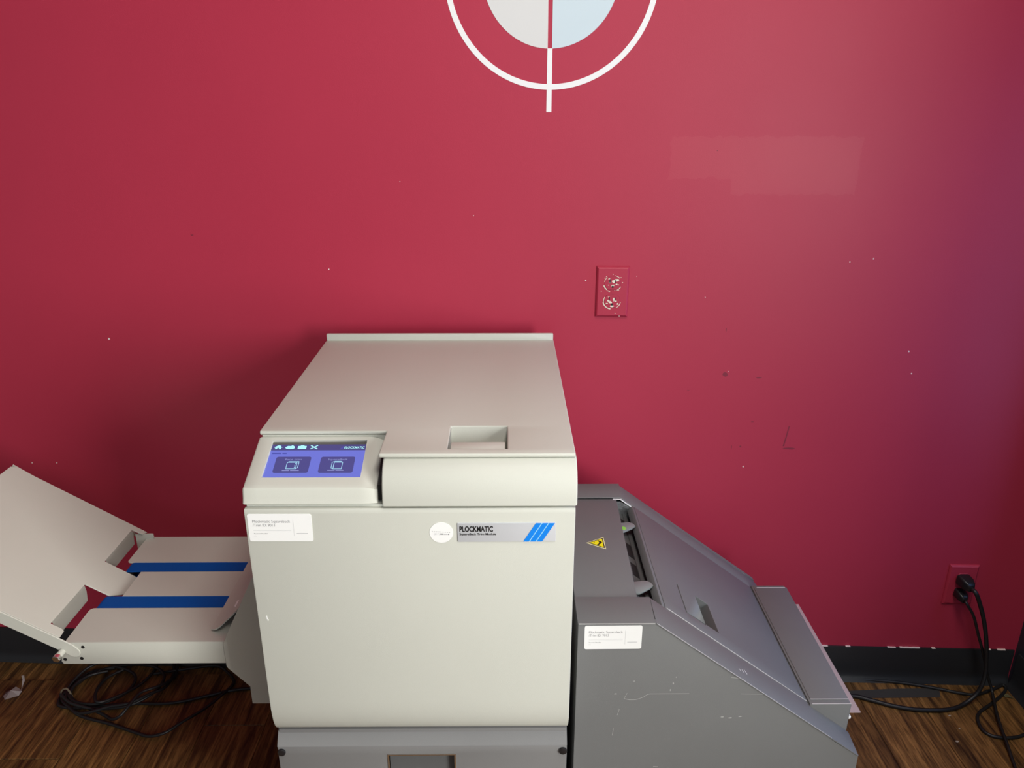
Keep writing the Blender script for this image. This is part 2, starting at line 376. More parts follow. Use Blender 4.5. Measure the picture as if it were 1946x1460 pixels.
for poly in [blob(.652, .6495, .017, .0035, 12), blob(.564, .822, .008, .002), blob(.4886, .829, .008, .006), blob(.561, .715, .005, .0013), blob(.54, .653, .0025, .0025),
             blob(.481, .932, .0016, .005), blob(.52, .651, .001, .006), blob(.4275, 1.3086, .0015, .0015), blob(-.6746, 1.1318, .004, .002), blob(.41, .79, .004, .001)]:
    mark('scuff', poly, 'scuff_dark', 0.0003)
o = obj('scuff', strip(nb(), [(.6456, .7055), (.642, .68), (.638, .655)], .003, 0, .0003, WF), 'scuff_dark', None, smooth=0); o.parent = wall_back; o.matrix_parent_inverse = WM.inverted()

# painted registration mark on the wall
MO = tuple(WM @ Vector((0.0876, 0, 1.3817)))
mural = thing('wall_mural', 'white painted circle-and-crosshair emblem at the top of the crimson wall', 'mural', MO)
cx, cz, Ro, Ri = 0.0876, 1.628, 0.2048, 0.1941
bm = nb(); n = 160
q = [[bm.verts.new(WF @ Vector((cx+r*math.cos(2*math.pi*k/n), cz+r*math.sin(2*math.pi*k/n), w))) for k in range(n)] for r, w in ((Ro, 0.0), (Ro, 0.0007), (Ri, 0.0007), (Ri, 0.0))]
for a, b in zip(q, q[1:]):
    for k in range(n): bm.faces.new((a[k], a[(k+1) % n], b[(k+1) % n], b[k]))
obj('ring', bm, 'mural_white', mural)
Rd = 0.1300
def half(sgn):
    g = 0.0043; a0 = math.acos(g/Rd); pts = []
    for k in range(61):
        a = -a0+2*a0*k/60; pts.append((cx-0.0012+sgn*Rd*math.cos(a), cz+0.0005+Rd*math.sin(a)))
    return pts
obj('half_disc', prism(nb(), half(-1), 0, 0.0007, WF), 'mural_grey', mural, label='pale grey half disc')
obj('half_disc', prism(nb(), half(1), 0, 0.0007, WF), 'mural_blue', mural, label='pale blue half disc')
obj('lower_bar', prism(nb(), [(.0811, 1.3817), (.0912, 1.3817), (.0914, 1.4989), (.0817, 1.4989)], 0, 0.0008, WF), 'mural_white', mural)
obj('upper_bar', prism(nb(), [(.0820, 1.757), (.0920, 1.757), (.0920, 1.874), (.0820, 1.874)], 0, 0.0008, WF), 'mural_white', mural)

# ------------------------------------------------------------------ wall outlets
def outlet(s, z, label, flaked):
    t = thing('wall_outlet', label, 'outlet', tuple(WM @ Vector((s, 0, z-0.056))), 'painted duplex wall outlets')
    fr = WF
    bm = box(nb(), s-.0352, s+.0352, z-.0555, z+.0555, 0.0, 0.0065, fr)
    bmesh.ops.recalc_face_normals(bm, faces=bm.faces)
    top = [f for f in bm.faces if all(((fr.inverted() @ v.co).z > 0.006) for v in f.verts)]
    es = {e for f in top for e in f.edges}
    bmesh.ops.bevel(bm, geom=list(es), offset=0.0045, segments=2, affect='EDGES', profile=0.4)
    plate = obj('cover_plate', bm, 'wall_red', t)
    for c in (0.0195, -0.0195):
        R = 0.0172; pts = []
        for k in range(36):
            a = 2*math.pi*k/36; pts.append((s+R*math.cos(a), z+c+max(-0.0142, min(0.0142, R*math.sin(a)))))
        bm = prism(nb(), pts, 0.006, 0.0078, fr); bevel(bm, 0.0006, 1)
        r = obj('receptacle', bm, 'wall_red', t)
        bm = strip(nb(), pts+[pts[0]], 0.0007, 0.0063, 0.0067, fr); obj('gap_line', bm, 'scuff_dark', r, smooth=0)
        for dx, hh in ((-0.0062, 0.0042), (0.0062, 0.0036)):
            obj('slot', prism(nb(), rrect(s+dx-.0011, s+dx+.0011, z+c+.001, z+c+.001+2*hh, .0005, 2), 0.0070, 0.0081, fr), 'ink_black', r)
        obj('ground_hole', prism(nb(), disc(s, z+c-.0075, .0024, n=14), 0.0070, 0.0082, fr), 'ink_black', r)
        if flaked:
            for (dx, dz, rx, rz) in flaked[0 if c > 0 else 1]:
                obj('paint_flake', prism(nb(), blob(s+dx, z+c+dz, rx, rz, 10, .5), 0.0066, 0.00795, fr), 'chip_cream', r, smooth=0)
            for (a0, a1, rr, wd) in flaked[2 if c > 0 else 3]:
                obj('paint_flake', strip(nb(), [(s+rr*math.cos(math.radians(a0+(a1-a0)*k/6)), z+c+rr*.92*math.sin(math.radians(a0+(a1-a0)*k/6))) for k in range(7)], wd, 0.0063, 0.0071, fr), 'chip_cream', r, smooth=0)
    obj('plate_screw', prism(nb(), disc(s, z, .0026, n=14), 0.006, 0.0075, fr), 'wall_red', t)
    if flaked:
        for dx, dz in ((-.024, .002), (.017, .032), (-.014, .034), (.0, .039), (.021, .021), (.008, -.047), (.017, -.053), (-.017, .031), (.005, .0035), (.013, .0045)):
            obj('paint_flake', prism(nb(), blob(s+dx, z+dz, .0013, .0011), 0.006, 0.0069, fr), 'chip_cream', plate, smooth=0)
    return t
fl_top = [(.002, .004, .0045, .005), (.009, .007, .0065, .0045), (-.006, .002, .003, .002), (0, -.005, .0045, .003), (.008, -.002, .003, .0018), (-.008, .010, .003, .0012), (.012, -.003, .0016, .0014), (-.009, -.004, .0015, .0012)]
fl_bot = [(-.008, .001, .004, .003), (-.003, -.003, .005, .0035), (.004, .004, .003, .006), (.008, .000, .0035, .002), (0, -.011, .0055, .003), (.012, -.006, .0024, .003), (-.007, .009, .003, .0012), (-.011, -.005, .003, .0016)]
outlet(.2288, 1.0158, 'red-painted duplex outlet with flaked cream paint, mid-wall below the white emblem',
       (fl_top, fl_bot, [(195, 232, .0195, .0022), (300, 335, .0190, .0014), (238, 255, .0205, .0012), (130, 170, .0182, .001), (40, 75, .0188, .0012)],
        [(188, 262, .0192, .0022), (300, 350, .0185, .0014), (150, 185, .0182, .0014)]))
outlet(1.109, .2925, 'maroon-painted outlet low on the wall with two black plugs in it', None)

# ------------------------------------------------------------------ cream trimmer machine
TX0, TX1 = -0.381, 0.100
T = thing('booklet_trimmer', 'tall cream finishing machine with a blue touch screen, in the middle', 'finishing machine', ((TX0+TX1)/2, 1.28, 0))
bm = prism(nb(), [(1.036, .43), (1.565, .43), (1.565, .9204), (1.1175, .9204), (1.1175, .856), (1.036, .856)], TX0+.006, TX1-.006, F((0, 0, 0), (0, 1, 0), (0, 0, 1)))
obj('body', bm, 'cream_plastic', T)
for xa, xb, ya in ((TX1-.030, TX1-.004, 1.040), (TX0+.004, -.1872, 1.0992)): bxo('side_filler', xa, xb, ya, 1.120, .850, .9203, 'cream_plastic', T)
bxo('front_reveal', TX0+.004, TX1-.003, 0.9965, 1.036, .80, .8565, 'cream_plastic', T, .0005)
# lid: L-shaped plate with a handle recess
lid = obj('lid', bevel(cells(nb(), [TX0, -.185, -.0868, .0012, TX1], [1.016, 1.0335, 1.0985, 1.1165, 1.575], {(0, 0), (0, 1), (2, 1), (2, 2)}, .9205, .927), .0022, 3), 'cream_plastic', T)
# handle recess: sloped rear wall and side walls below the hole, paddle in front
hx0, hx1 = -.0868, .0012
bm = nb()
pr_ = [(1.1165, .9250), (1.104, .872), (1.0335, .872), (1.0335, .9250)]
A = [[bm.verts.new((x, y, z)) for y, z in pr_] for x in (hx0, hx1)]
for i in range(3): bm.faces.new((A[0][i], A[1][i], A[1][i+1], A[0][i+1]))
bm.faces.new(A[0]); bm.faces.new(A[1][::-1])
obj('handle_recess', bm, 'cream_plastic', lid, smooth=0)
bxo('handle_paddle', hx0+.004, hx1-.0035, 1.0342, 1.0610, .905, .9250, 'cream_plastic', lid, .0010)
bxo('rear_rail', TX0+.001, TX1-.001, 1.5745, 1.583, .90, .9405, 'cream_plastic', T, .002)
# rounded front cover
pr_ = [(1.045, .9202), (1.0235, .9202), (1.0180, .9190), (1.0090, .9150), (1.0010, .9085), (.9948, .9000), (.9907, .8905), (.9880, .8800), (.9865, .8680), (.9862, .8582), (.9880, .8570), (1.045, .8570)]
bm = prism(nb(), pr_, -.179, TX1+.0015, F((0, 0, 0), (0, 1, 0), (0, 0, 1)))
bevel(bm, .003, 3, only=lambda e: (abs(e.verts[0].co.x-e.verts[1].co.x) < 1e-5))
obj('front_cover', bm, 'cream_plastic', T, smooth=40)
obj('cover_gap', prism(nb(), [(1.003, .86), (1.003, .884), (1.03, .8985), (1.060, .9080), (1.094, .9195), (1.118, .9203), (1.118, .86)], -.1869, -.1788, F((0, 0, 0), (0, 1, 0), (0, 0, 1))), 'dark_inside', T)
# control console with a sloping face and a framed opening for the screen
cb = math.atan2(.0365, .0965); CU = Vector((1, 0, 0)); CV = Vector((0, math.cos(cb), math.sin(cb)))
CF = F((0, 1.0985, .9195), CU, CV)          # local (x, -s, out); s runs down towards the front
def cpt(s, d=0.0): v = CF @ Vector((0, -s, d)); return (v.y, v.z)
sx0, sx1, ss0, ss1 = -.3585, -.2140, .0102, .0864
SCF = CF @ Matrix.Translation((0, -.0049, 0)) @ Matrix.Diagonal((1, .9494, 1, 1))    # display layout
rows = [(1.0990, .910), (1.0980, .9178), cpt(.0030), cpt(ss0), cpt(.03), cpt(.055), cpt(ss1), cpt(.0975), (1.0015, .8830), (.9990, .8815), (.9975, .8785), (.9955, .868), (.9925, .8590), (.9945, .8572), (1.03, .8572)]
xsn = [TX0, TX0+.0010, TX0+.0035, sx0, -.33, -.29, -.25, sx1, -.2115, -.2075, -.2035, -.1995, -.1955, -.1915, -.1885, -.1870]
def cdrop(x):
    if x <= -.2125: return {TX0: .0030, TX0+.0010: .0012}.get(x, 0.0)
    t = (x+.2125)/(.2125-.187); return .0075*t**2.0
bm = nb(); G = []
for r, (y, z) in enumerate(rows):
    g = []
    for x in xsn:
        d = cdrop(x); fac = 1.0 if 1 <= r <= 8 else (0.55 if r <= 11 else 0.0); k = .35 if r >= 8 else 0
        if r == 0: fac = 0
        g.append(bm.verts.new((x, y+d*k, z-d*fac)))
    G.append(g)
i0, i1 = xsn.index(sx0), xsn.index(sx1)
for r in range(len(rows)-1):
    for c in range(len(xsn)-1):
        if 3 <= r < 6 and i0 <= c < i1: continue
        bm.faces.new((G[r][c], G[r][c+1], G[r+1][c+1], G[r+1][c]))
bm.faces.new([G[r][0] for r in range(len(rows))]); bm.faces.new([G[r][-1] for r in range(len(rows))][::-1])
nw = CU.cross(CV)*-0.0042
loop = [G[3][c] for c in range(i0, i1+1)]+[G[r][i1] for r in range(4, 7)]+[G[6][c] for c in range(i1-1, i0-1, -1)]+[G[r][i0] for r in range(5, 3, -1)]
low = [bm.verts.new(v.co+nw) for v in loop]
for i in range(len(loop)):
    j = (i+1) % len(loop); bm.faces.new((loop[i], loop[j], low[j], low[i]))
obj('control_console', bm, 'cream_plastic', T, smooth=32)
# touch screen with its display
scr = obj('touch_screen', prism(nb(), [(sx0-.001, -ss1-.001), (sx1+.001, -ss1-.001), (sx1+.001, -ss0+.001), (sx0-.001, -ss0+.001)], -.008, -.0040, CF), 'screen_glass', T, label='violet-blue lit touch screen')
def sp(name, poly, mat, w=-.0036): return obj(name, prism(nb(), [(x/1000, -y/1000) for x, y in poly], -.0040, w, SCF), mat, scr, smooth=0)
def rct(x0, x1, y0, y1): return [(x0, y0), (x1, y0), (x1, y1), (x0, y1)]
sp('screen_border', rct(-358.4, -214.1, 5.7, 11.2), 'screen_edge', -.0037)
sp('menu_bar', rct(-358.4, -214.1, 11.2, 24.2), 'screen_bar', -.0038)
sp('tile_button', rrect(-346.3, -294.0, 38.3, 72.4, 3.2), 'screen_tile', -.0038)
sp('tile_button', rrect(-279.2, -228.0, 38.6, 72.6, 3.2), 'screen_tile', -.0038)
sp('home_icon', [(-355, 17.6), (-348.4, 12.6), (-346, 14.4), (-346, 13), (-344.6, 13), (-344.6, 15.5), (-341.9, 17.6), (-343.8, 17.6), (-343.8, 21.3), (-347, 21.3), (-347, 18.6), (-349.6, 18.6), (-349.6, 21.3), (-352.9, 21.3), (-352.9, 17.6)], 'screen_icon')
sp('hand_icon', [(-338, 17.5), (-334, 14.3), (-329, 14.6), (-328.6, 13), (-326.4, 13.2), (-323.6, 16), (-323.2, 19), (-325.5, 21.2), (-331, 21.3), (-336, 20.5)], 'screen_icon')
sp('folder_icon', [(-318.6, 15), (-318, 14.4), (-315, 14.4), (-314.4, 13), (-309.5, 13), (-309, 14.4), (-306, 14.4), (-305.6, 15), (-305.6, 20.6), (-306.2, 21.2), (-318, 21.2), (-318.6, 20.6)], 'screen_icon')
bm = strip(nb(), [(-.2992, -.0134), (-.2886, -.0212)], .0019, -.004, -.0036, SCF); strip(bm, [(-.2886, -.0132), (-.2990, -.0212)], .0017, -.004, -.0036, SCF)
obj('tools_icon', bm, 'screen_icon', scr, smooth=0)
text('screen_lettering', 'PLOCKMATIC', -.2478, -.0207, .0048, .0310, SCF, 'screen_icon', scr, bold=.02, w=-.0036, shear=.15)
sp('logo_wedge', [(-254, 21), (-250, 15.5), (-248.6, 15.5), (-250, 21)], 'screen_dark')
sp('screen_caption', rct(-355, -341, 29.6, 31.6), 'screen_dark'); sp('screen_caption', rct(-339.5, -333, 29.6, 31.6), 'screen_dark')
text('screen_lettering', 'Face trim', -.3322, -.0460, .0037, .0246, SCF, 'screen_dim', scr, bold=.01, w=-.0036)
text('screen_lettering', 'SquareBack', -.2684, -.0463, .0037, .0298, SCF, 'screen_dim', scr, bold=.01, w=-.0036)
for x0, x1, y in ((-332.8, -322, 67.6), (-320.5, -307.8, 67.6), (-265.7, -255, 67.5), (-253.5, -241.8, 67.5)): sp('screen_caption', rct(x0, x1, y-.9, y+.9), 'screen_dim')
def lines(polys, mat='screen_line'):
    bm = nb()
    for pl in polys: strip(bm, [(x/1000, -y/1000) for x, y in pl], .00085, -.004, -.0036, SCF)
    return obj('book_icon', bm, mat, scr, smooth=0)
lines([[(-328, 50.5), (-313.5, 50.5), (-313.5, 64), (-328, 64), (-328, 50.5)], [(-328, 50.5), (-325, 48.8), (-310.8, 48.8), (-310.8, 62), (-313.5, 64)], [(-315.6, 52), (-315.6, 54)], [(-315.6, 56), (-315.6, 58)], [(-315.6, 60), (-315.6, 62)]])
lines([[(-261, 50.5), (-261, 63), (-258, 64.4), (-245.5, 64.4), (-245.5, 50.5), (-258, 50.5), (-258, 64.4)], [(-261, 50.5), (-257, 48.6), (-248, 48.6), (-245.5, 50.5)], [(-259, 49.7), (-247, 49.7)]])
# front door, curling under at the bottom
pr_ = [(.9900, .8530), (.9882, .8505), (.9878, .8450), (.9878, .505), (.9882, .490), (.9895, .475), (.9920, .461), (.9960, .449), (1.0010, .4405), (1.0060, .4365), (1.0110, .4355), (1.035, .4355), (1.035, .8530)]
bm = prism(nb(), pr_, TX0+.0015, TX1-.0005, F((0, 0, 0), (0, 1, 0), (0, 0, 1)))
bevel(bm, .002, 2, only=lambda e: (abs(e.verts[0].co.x-e.verts[1].co.x) < 1e-5))
obj('front_door', bm, 'cream_plastic', T, smooth=40)
DY = .9878; DF = F((0, DY, 0), (1, 0, 0), (0, 0, 1))
# name plate
def npx(px): return -.0722+(px-869)/(1057-869)*.1436      # along the plate
def dprism(name, poly, w0, w1, mat, parent, bv=0): 
    bm = prism(nb(), poly, w0, w1, DF)
    if bv: bevel(bm, bv, 2)
    return obj(name, bm, mat, parent)
nz0, nz1 = .7985, .8300
npl = dprism('name_plate', rrect(-.0722, .0714, nz0, nz1, .0012, 3), -.0005, .0012, 'plate_silver', T, .0004)
text('brand_lettering', 'PLOCKMATIC', -.0690, .8160, .0086, .0488, DF, 'ink_black', npl, bold=.033, w=.0016)
text('model_lettering', 'SquareBack Trim Module', -.0690, .8100, .0036, .0532, DF, 'ink_black', npl, bold=.012, w=.0016)
for k in range(3):
    x = .0238+k*.0098; dx = .0183
    dprism('stripe', [(x, nz0+.0004), (x+.0082, nz0+.0004), (x+.0082+dx, nz1-.0004), (x+dx, nz1-.0004)], .0011, .0016, 'stripe_blue', npl)
    if k < 2: dprism('stripe_edge', [(x+.0082, nz0+.0004), (x+.0098, nz0+.0004), (x+.0098+dx, nz1-.0004), (x+.0082+dx, nz1-.0004)], .0011, .0014, 'stripe_gap', npl)
# round sticker and inventory sticker
rs = dprism('round_sticker', disc(-.0957, .8137, .0172, .0170, 40), 0, .0006, 'label_white', T)
text('sticker_lettering', '(817)', -.1065, .8103, .0028, .0080, DF, 'ink_soft', rs, w=.0008)
for x0, x1, z, m in ((-.0975, -.0925, .8115, 'ink_grey'), (-.0920, -.0870, .8112, 'ink_soft'), (-.0862, -.0842, .8110, 'ink_grey')): dprism('illegible_print', [(x0, z-.0009), (x1, z-.001), (x1, z+.0009), (x0, z+.001)], .0006, .0008, m, rs)
for k in range(9): dprism('illegible_print', rrect(-.1095+k*.0031, -.1076+k*.0031, .8152-k*.0002, .8166-k*.0002, .0004, 2), .0006, .0008, 'ink_soft', rs)
def asset(parent, fr, poly_pts, label):
    """white inventory sticker; the frame's origin is its lower left corner, 92 x 46 mm"""
    st = obj('inventory_sticker', prism(nb(), rrect(0, .0925, 0, .0455, .0032), 0, .0006, fr), 'label_white', parent, label=label)
    text('sticker_lettering', 'Plockmatic Squareback', .0070, .0312, .0044, .0545, fr, 'ink_grey', st, w=.0008)
    text('sticker_lettering', '/Trim ID: 9013', .0070, .0250, .0044, .0320, fr, 'ink_grey', st, w=.0008)
    text('sticker_lettering', 'Account Number', .0070, .0124, .0020, .0205, fr, 'ink_grey', st, w=.0008)
    text('sticker_lettering', 'n/a', .0070, .0086, .0018, .0036, fr, 'ink_soft', st, w=.0008)
    obj('rule_line', prism(nb(), [(.007, .0180), (.062, .0180), (.062, .0184), (.007, .0184)], .0006, .0008, fr), 'ink_soft', st, smooth=0)
    obj('rule_line', prism(nb(), [(.0655, .0090), (.0659, .0090), (.0659, .0362), (.0655, .0362)], .0006, .0008, fr), 'ink_soft', st, smooth=0)
    obj('illegible_print', prism(nb(), [(.0695, .0128), (.0855, .0128), (.0855, .0142), (.0695, .0142)], .0006, .0008, fr), 'ink_soft', st, smooth=0)
    return st
asset(T, F((-.3755, DY, .8005), (1, 0, -.004), (0.004, 0, 1)), None, 'white inventory sticker on the cream front door')
# scratches on the door
for pts in ([(-.1615, .888), (-.158, .8868), (-.150, .8865)],): pass
for x, z in ((-.366, .668), (-.3645, .662), (-.3655, .665)): dprism('chip_mark', blob(x, z, .0012, .0022), 0, .0004, 'label_white', T)
# base cabinet
pr_ = [(1.035, .4325), (1.0105, .4325), (1.0085, .4315), (.9925, .4100), (.9915, .4080), (.9915, .02), (1.035, .02)]
zc = [.02, .325, .3865, .4080]
bm = cells(nb(), [TX0+.003, -.1965, -.0875, TX1-.002], [.03, .31, .3905, .4085], {(1, 1)}, -1.004, -.9915, XZ)
CB = bxo('base_cabinet', TX0+.004, TX1-.003, 1.004, 1.55, .03, .433, 'cabinet_grey', T, .002)
pan = obj('cabinet_front', bevel(bm, .0015, 2), 'cabinet_grey', T)
bm = prism(nb(), [(1.0125, .4335), (1.0105, .4335), (1.0085, .4325), (.9925, .4105), (.9915, .4085), (1.0125, .4085)], TX0+.003, TX1-.002, F((0, 0, 0), (0, 1, 0), (0, 0, 1)))
obj('cabinet_chamfer', bm, 'cabinet_grey', T, smooth=20)
bm = nb(); a = [(-.1965, .31), (-.0875, .31), (-.0875, .3905), (-.1965, .3905)]
lo = [bm.verts.new((x, .993, z)) for x, z in a]; hi = [bm.verts.new((x, 1.0035, z)) for x, z in a]
for i in range(4): bm.faces.new((lo[i], lo[(i+1) % 4], hi[(i+1) % 4], hi[i]))
bm.faces.new(hi); obj('pull_recess', bm, 'inner_grey', pan, smooth=0)
bm = cells(nb(), [-.1985, -.1955, -.0885, -.0855], [.308, .311, .3895, .3925], {(1, 1)}, -.9915, -.9900, XZ)
obj('pull_rim', bevel(bm, .0006, 1), 'chrome', pan)
for x in (-.3715, .0915): obj('corner_plug', bevel(cyl(nb(), (x, .9917, .3985), (0, -1, 0), .0066, .004, 20), .001, 2, 50), 'black_plastic', T)
for x in (TX0+.05, TX1-.05):
    for y in (1.04, 1.5): obj('foot', cyl(nb(), (x, y, 0), (0, 0, 1), .022, .032), 'black_rubber', T)
obj('side_bolt', cyl(nb(), (.1005, 1.03, .43), (1, 0, 0), .003, .003, 10), 'chrome', T)

# ------------------------------------------------------------------ belt tray on the left
TZ = .500
R = thing('belt_tray', 'cream metal catch tray with two blue belts at the left of the machine', 'tray', (-.62, 1.31, TZ-.05))
def deck(name, poly, mat='cream_metal', w0=-.0025, w1=0.0, fr=F((0, 0, TZ)), bv=.0006):
    bm = prism(nb(), poly, w0, w1, fr)
    if bv: bevel(bm, bv, 1)
    return obj(name, bm, mat, R)
def rcorner(x, y, r, a0, n=4): return [(x+r*math.cos(math.radians(a0+90*k/n)), y+r*math.sin(math.radians(a0+90*k/n))) for k in range(n+1)]
XR = TX0+.002
deck('deck_plate', [(XR, 1.3935), (XR, 1.494), (-.792, 1.494)]+rcorner(-.784, 1.4015, .008, 180))
deck('deck_plate', [(XR, 1.2770), (XR, 1.3600), (-.748, 1.3600), (-.748, 1.2770)])
deck('deck_plate', [(XR, 1.1425), (XR, 1.2400), ]+rcorner(-.782, 1.2320, .008, 90)+[(-.788, 1.1425)])
# front and rear lips
bm = prism(nb(), [(-.7995, .4570), (-.506, .4555), (-.506, .4985), (-.504, .5), (-.782, .5), (-.7875, .4975)], -1.1425, -1.1400, XZ)
bm = prism(nb(), [(-.7970, .4535), (-.4900, .4535), (-.4900, .5000), (-.7890, .5000), (-.7915, .4960), (-.8005, .4590)], -1.1435, -1.1400, XZ); bevel(bm, .0012, 2)
lip = obj('front_lip', bm, 'cream_metal', R)
for x, z in ((-.7625, .4660), (-.7560, .4905), (-.7925, .4640)): obj('screw_hole', prism(nb(), disc(x, z, .0032, n=16), -1.1402, -1.1396, XZ), 'ink_black', lip)
bxo('rear_lip', -.792, -.43, 1.492, 1.4945, .462, .499, 'cream_metal', R)
bxo('rear_hinge_plate', -.815, -.775, 1.486, 1.4905, .470, .512, 'cream_metal', R, .002)
# belts running over end rollers
for y0, y1 in ((1.3610, 1.3930), (1.2415, 1.2765)):
    zt, rr = .4998, .010
    pr_ = [(-.50, zt), (-.775, zt)]+[(-.775-rr*math.sin(math.radians(a)), zt-rr+rr*math.cos(math.radians(a))) for a in range(20, 181, 20)]+[(-.50, zt-2*rr)]
    inn = [(-.50, zt-.0016), (-.775, zt-.0016)]+[(-.775-(rr-.0016)*math.sin(math.radians(a)), zt-rr+(rr-.0016)*math.cos(math.radians(a))) for a in range(20, 181, 20)]+[(-.50, zt-2*rr+.0016)]
    bm = nb(); V = [[[bm.verts.new((x, y, z)) for x, z in p] for y in (y0, y1)] for p in (pr_, inn)]
    for p in V:
        for i in range(len(pr_)-1): bm.faces.new((p[0][i], p[0][i+1], p[1][i+1], p[1][i]))
    for s in (0, 1):
        for i in range(len(pr_)-1): bm.faces.new((V[0][s][i], V[0][s][i+1], V[1][s][i+1], V[1][s][i]))
    b = obj('blue_belt', bm, 'blue_belt', R)
    obj('end_roller', cyl(nb(), (-.775, y0+.003, zt-rr), (0, 1, 0), rr-.0018, y1-y0-.006, 20), 'black_plastic', R)
obj('roller_shaft', cyl(nb(), (-.775, 1.145, zt-rr), (0, 1, 0), .003, .345, 10), 'chrome', R)
for y0, y1 in ((1.362, 1.392), (1.2425, 1.2755)): bxo('belt_bed', -.745, -.43, y0, y1, .470, .4795, 'dark_inside', R)
# bracket plate bolted to the machine's side
bm = prism(nb(), [(XR, .3915), (-.4545, .3915), (-.4605, .3940), (-.5030, .4435), (-.5055, .4490), (-.5055, .4985), (-.4400, .6320), (XR, .7200)], -1.1400, -1.1375, XZ)
obj('bracket_plate', bevel(bm, .0008, 1), 'cream_metal', R)
bxo('deck_stop', -.470, XR, 1.1425, 1.494, .36, .458, 'cream_metal', R)
# curved exit guide above the deck
n = 16; pts = []
for k in range(n+1):
    dx = .152*k/n; pts.append((-.5370+dx, .5045+(.078*(dx/.085)**1.45 if dx < .085 else .078+.6*(dx-.085))))
bm = nb(); ends = [1.1700+.030*min(1, k/n/.56)**1.6 - (.006*math.sin(math.pi*k/3) if k < 3 else 0) for k in range(n+1)]
up = [[bm.verts.new((x, y, z)) for (x, z), y in zip(pts, ys)] for ys in (ends, [1.485]*(n+1))]
dn = [[bm.verts.new((x+.0004, y, z-.0022)) for (x, z), y in zip(pts, ys)] for ys in (ends, [1.485]*(n+1))]
for i in range(n):
    bm.faces.new((up[0][i], up[0][i+1], up[1][i+1], up[1][i])); bm.faces.new((dn[0][i], dn[1][i], dn[1][i+1], dn[0][i+1]))
    for s in (0, 1): bm.faces.new((up[s][i], up[s][i+1], dn[s][i+1], dn[s][i]))
for i in (0, n): bm.faces.new((up[0][i], up[1][i], dn[1][i], dn[0][i]))
gd = obj('exit_guide', bm, 'cream_metal', R, smooth=40)
obj('guide_slot', prism(nb(), rrect(-.5045, -.4985, 1.206, 1.226, .0028), .5235, .5265), 'label_white', gd)
bxo('guide_tab', -.497, -.478, 1.184, 1.205, .512, .518, 'cream_metal', gd, .001)

# raised flap at the tray's left end
fa = math.radians(32.5)
FF = F((-.793, 0, .510), (-math.cos(fa), 0, math.sin(fa)), (0, -1, 0))      # local (dist, -y, normal up)
if (FF.to_3x3() @ Vector((0, 0, 1))).z < 0: pass
def fpoly(pts): return [(d, -y) for d, y in pts]
outline = [(.0008, 1.1400), (.300, 1.1400), (.3065, 1.1460), (.3065, 1.4890), (.298, 1.4960), (-.0005, 1.4960), (.0045, 1.4830), (.0280, 1.4810), (.0280, 1.3585), (-.0400, 1.3580), (-.0435, 1.3545), (-.0435, 1.3020), (-.0390, 1.2960), (-.0220, 1.2800), (.0280, 1.2795), (.0290, 1.1600), (.0075, 1.1600), (.0020, 1.1570)]
bm = prism(nb(), fpoly(outline), -.0012, .0012, FF); bevel(bm, .0005, 1)
flap = obj('tray_flap', bm, 'cream_metal', R)
for (y0, y1) in ((1.3620, 1.4790), (1.1640, 1.2765)):
    pts = [(.0285, y0), (.0285, y1), (.026, y1)]
    bm = nb(); prof_ = [(.0290, .0), (.0262, -.0010), (.0230, -.0045), (.0190, -.0095), (.0080, -.0230)]
    rows_ = []
    for d, w_ in prof_:
        r_ = .006 if d == prof_[-1][0] else 0
        rows_.append([bm.verts.new(FF @ Vector((d, -y, w_))) for y in (y0+r_, (y0+y1)/2, y1-r_)])
    for a, b in zip(rows_, rows_[1:]):
        for i in range(2): bm.faces.new((a[i], a[i+1], b[i+1], b[i]))
    bmesh.ops.solidify(bm, geom=bm.faces[:], thickness=.002)
    obj('bent_tab', bm, 'cream_metal', flap, smooth=40)
# arm along the flap's front edge with a rounded end and a thumbscrew
ARM = [(.320, .0012), (.320, -.0230)]
c0 = (-.0270, -.0130)
arm = [(.3065, .0012), (.3065, -.0235), (.02, -.0225), (-.026, -.0225)] + [(-.033+.011*math.cos(math.radians(a)), -.0125+.0105*math.sin(math.radians(a))) for a in (-80, -110, -140, -165, 180, 160, 130, 100)] + [(-.026, .0006), (.0, .0012)]
AF = F((-.793, 1.1395, .510), (-math.cos(fa), 0, math.sin(fa)), (math.sin(fa), 0, math.cos(fa)))   # (dist, up, out)
sgn = 1 if (AF.to_3x3() @ Vector((0, 0, 1))).y < 0 else -1
bm = prism(nb(), arm, 0, sgn*.0028, AF); bevel(bm, .0008, 1); obj('flap_arm', bm, 'cream_metal', flap)
bm = prism(nb(), [(.3065, .0012), (.3065, -.0235), (.02, -.0225), (-.02, -.018)], 0, .0025, F((-.793, 1.4965, .510), (-math.cos(fa), 0, math.sin(fa)), (math.sin(fa), 0, math.cos(fa)))); obj('flap_arm', bm, 'cream_metal', flap)
bc = Vector((-.7915, 1.1365, .4845))
bm = cyl(nb(), bc, (-.10, -1, -.10), .0058, .012, 20); obj('hinge_pin', bm, 'cream_metal', flap)
hb = bc+Vector((-.10, -1, -.10)).normalized()*.012
bm = cyl(nb(), hb, (-.10, -1, -.10), .0075, .008, 6); bevel(bm, .0008, 1); obj('hex_bolt', bm, 'chrome', flap)

